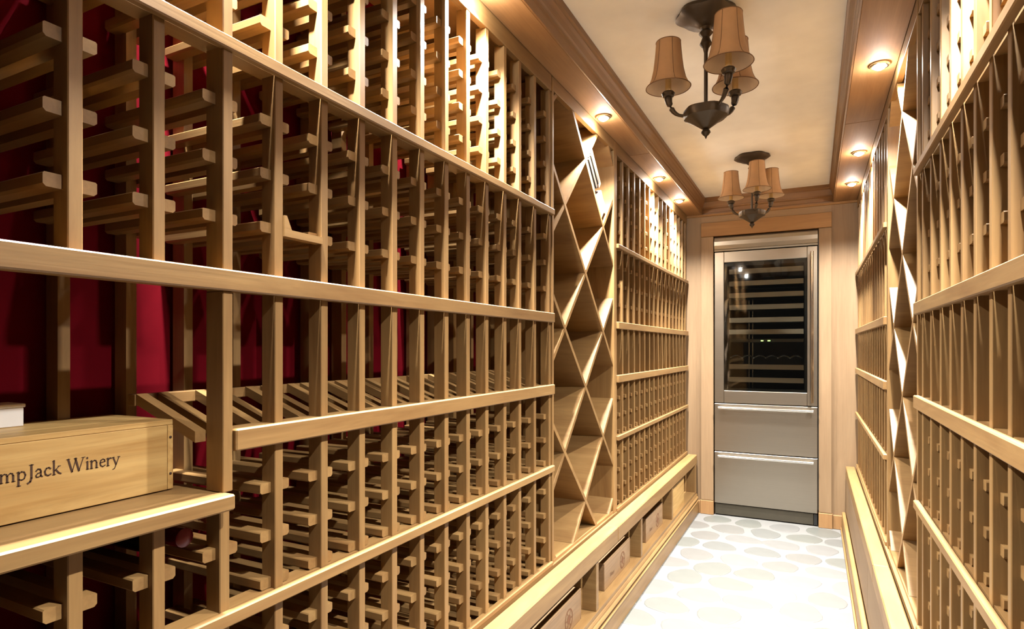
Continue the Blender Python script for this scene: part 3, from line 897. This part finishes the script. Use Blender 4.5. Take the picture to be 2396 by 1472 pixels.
    # drawers
    for z0, z1 in ((H - 0.800, H - 0.432), (H - 1.205, H - 0.806)):
        d = B('drawer', x0 + 0.003, x1 - 0.003, yf, yf + 0.04, z0, z1, STEEL, 0.003)
        hz = z1 - 0.030
        dl = d.location
        bm = bmesh.new()
        tube_bm([(x0 + 0.035 - og[0] - dl.x, -0.030 - dl.y, hz - dl.z), (x1 - 0.030 - og[0] - dl.x, -0.030 - dl.y, hz - dl.z)], 0.010, 12, bm)
        h = link('drawer_handle', mesh_of('drawer_handle', bm, CHROME, True), d)
        bm = bmesh.new()
        for xx in (x0 + 0.07, x1 - 0.065):
            tube_bm([(xx - og[0] - dl.x, -0.030 - dl.y, hz - dl.z), (xx - og[0] - dl.x, 0.001 - dl.y, hz - dl.z)], 0.006, 8, bm)
        link('handle_posts', mesh_of('handle_posts', bm, CHROME, True), d)
    B('kick_plate', x0 + 0.006, x1 - 0.03, yf + 0.010, yf + 0.03, 0.008, 0.090, KICK, 0.002)
    B('hinge_cover', x1 - 0.028, x1 - 0.004, yf + 0.008, yf + 0.03, 0.008, 0.088, BLACK, 0.002)
    return e
fridge()

# ------------------------------------------------------------------ chandeliers
def chandelier(x, y, phis, label):
    e = tag(empty('chandelier', (x, y, ZC)), label, 'chandelier', 'bronze chandeliers on the ceiling')
    # ceiling canopy: scalloped eight-sided rose
    wob = lambda a, z: 1.0 + 0.11 * abs(math.cos(3 * a)) ** 1.5 if z > -0.04 else 1.0
    key = 'chand'
    if key not in _cache:
        M = {}
        M['canopy'] = mesh_of('canopy', lathe_closed([(0.090, 0.0), (0.094, -0.012), (0.080, -0.022), (0.052, -0.030), (0.034, -0.042), (0.022, -0.052)], 40, wob=wob), BRONZE, True)
        M['stem'] = mesh_of('stem', lathe_closed([(0.020, -0.050), (0.013, -0.060), (0.024, -0.072), (0.012, -0.086), (0.016, -0.098), (0.021, -0.110), (0.010, -0.124),
                                                  (0.0065, -0.14), (0.0065, -0.330), (0.012, -0.336)], 18), BRONZE, True)
        M['hub'] = mesh_of('hub', lathe_closed([(0.026, -0.326), (0.058, -0.333), (0.071, -0.338), (0.073, -0.350), (0.069, -0.367), (0.050, -0.377), (0.033, -0.390), (0.017, -0.402), (0.009, -0.408)], 36,
                                               wob=lambda a, z: 1.0 + 0.075 * abs(math.cos(3 * a)) ** 2), BRONZE, True)
        M['finial'] = mesh_of('finial', lathe_closed([(0.006, -0.406), (0.014, -0.412), (0.016, -0.419), (0.010, -0.427), (0.005, -0.431), (0.0015, -0.440)], 18), BRONZE, True)
        R = 0.130
        path = bez((0.045, 0, -0.345), (0.080, 0, -0.352), (0.110, 0, -0.345), (R - 0.006, 0, -0.300), 8) + bez((R - 0.006, 0, -0.300), (R - 0.001, 0, -0.290), (R, 0, -0.280), (R, 0, -0.268), 4)[1:]
        rad = [0.0058 + 0.0095 * max(0, (i - 4) / (len(path) - 5)) if i < len(path) - 1 else 0.010 for i in range(len(path))]
        M['arm'] = mesh_of('arm', tube_bm(path, rad, 12), BRONZE, True)
        M['candle_cup'] = mesh_of('candle_cup', lathe_closed([(0.008, -0.274), (0.020, -0.268), (0.024, -0.258), (0.019, -0.252), (0.012, -0.250)], 20, center=(R, 0), wob=lambda a, z: 1.0), BRONZE, True)
        M['candle_sleeve'] = mesh_of('candle_sleeve', lathe_closed([(0.0105, -0.250), (0.0105, -0.178), (0.006, -0.176)], 16, center=(R, 0)), CANDLE, True)
        M['bulb'] = mesh_of('bulb', lathe_closed([(0.006, -0.176), (0.012, -0.160), (0.013, -0.148), (0.008, -0.132), (0.001, -0.118)], 16, center=(R, 0)), CLEAR_BULB, True)
        prof = [(0.0790, -0.236), (0.0690, -0.224), (0.0605, -0.205), (0.0535, -0.175), (0.0490, -0.140), (0.0455, -0.105), (0.0432, -0.074)]
        seg = 36
        wb2 = lambda a, z: 1.0 - 0.012 * abs(math.sin(3 * a))
        bm, _ = lathe_bm(prof, seg, wob=wb2)
        me = mesh_of('shade', bm, SILK, True)
        M['shade'] = me
        bm, _ = lathe_bm([(r - 0.0022, z) for r, z in prof], seg, wob=wb2)
        M['shade_lining'] = mesh_of('shade_lining', bm, LINING, True)
        # braid at both rims and along six seams
        bm = bmesh.new()
        for r, z in ((0.0785, -0.236), (0.0430, -0.074)):
            ring = [(r * wb2(2 * PI * i / 36, z) * math.cos(2 * PI * i / 36), r * wb2(2 * PI * i / 36, z) * math.sin(2 * PI * i / 36), z) for i in range(37)]
            tube_bm(ring, 0.0016, 6, bm)
        for kq in range(6):
            a = kq * PI / 3
            tube_bm([(r * math.cos(a), r * math.sin(a), z) for r, z in prof], 0.0011, 5, bm)
        M['shade_braid'] = mesh_of('shade_braid', bm, SEAM, True)
        _cache[key] = M
    M = _cache[key]
    for n in ('canopy', 'stem', 'hub', 'finial'): link(n, M[n], e)
    R = 0.130
    for kq in range(3):
        a = phis[kq]
        arm = link('arm', M['arm'], e, (0, 0, 0), (0, 0, a))
        for n in ('candle_cup', 'candle_sleeve', 'bulb'): link(n, M[n], arm)
        sh = link('shade', M['shade'], arm, (R, 0, 0))
        link('shade_lining', M['shade_lining'], arm, (R, 0, 0))
        link('shade_braid', M['shade_braid'], arm, (R, 0, 0))
    return e
yaw = math.atan(705 / 1400)
def aim(deg):      # direction towards the eye, swung by deg to the picture's right
    return -PI / 2 + yaw + math.radians(deg)
chandelier(-0.335, 2.17, [aim(15), aim(112), aim(-117)], 'dark bronze three-arm chandelier with tan bell shades, larger in view, hung before the lattice bins')
chandelier(-0.334, 3.92, [aim(-10), aim(102), aim(-132)], 'dark bronze three-arm chandelier with tan bell shades, hung before the fridge')
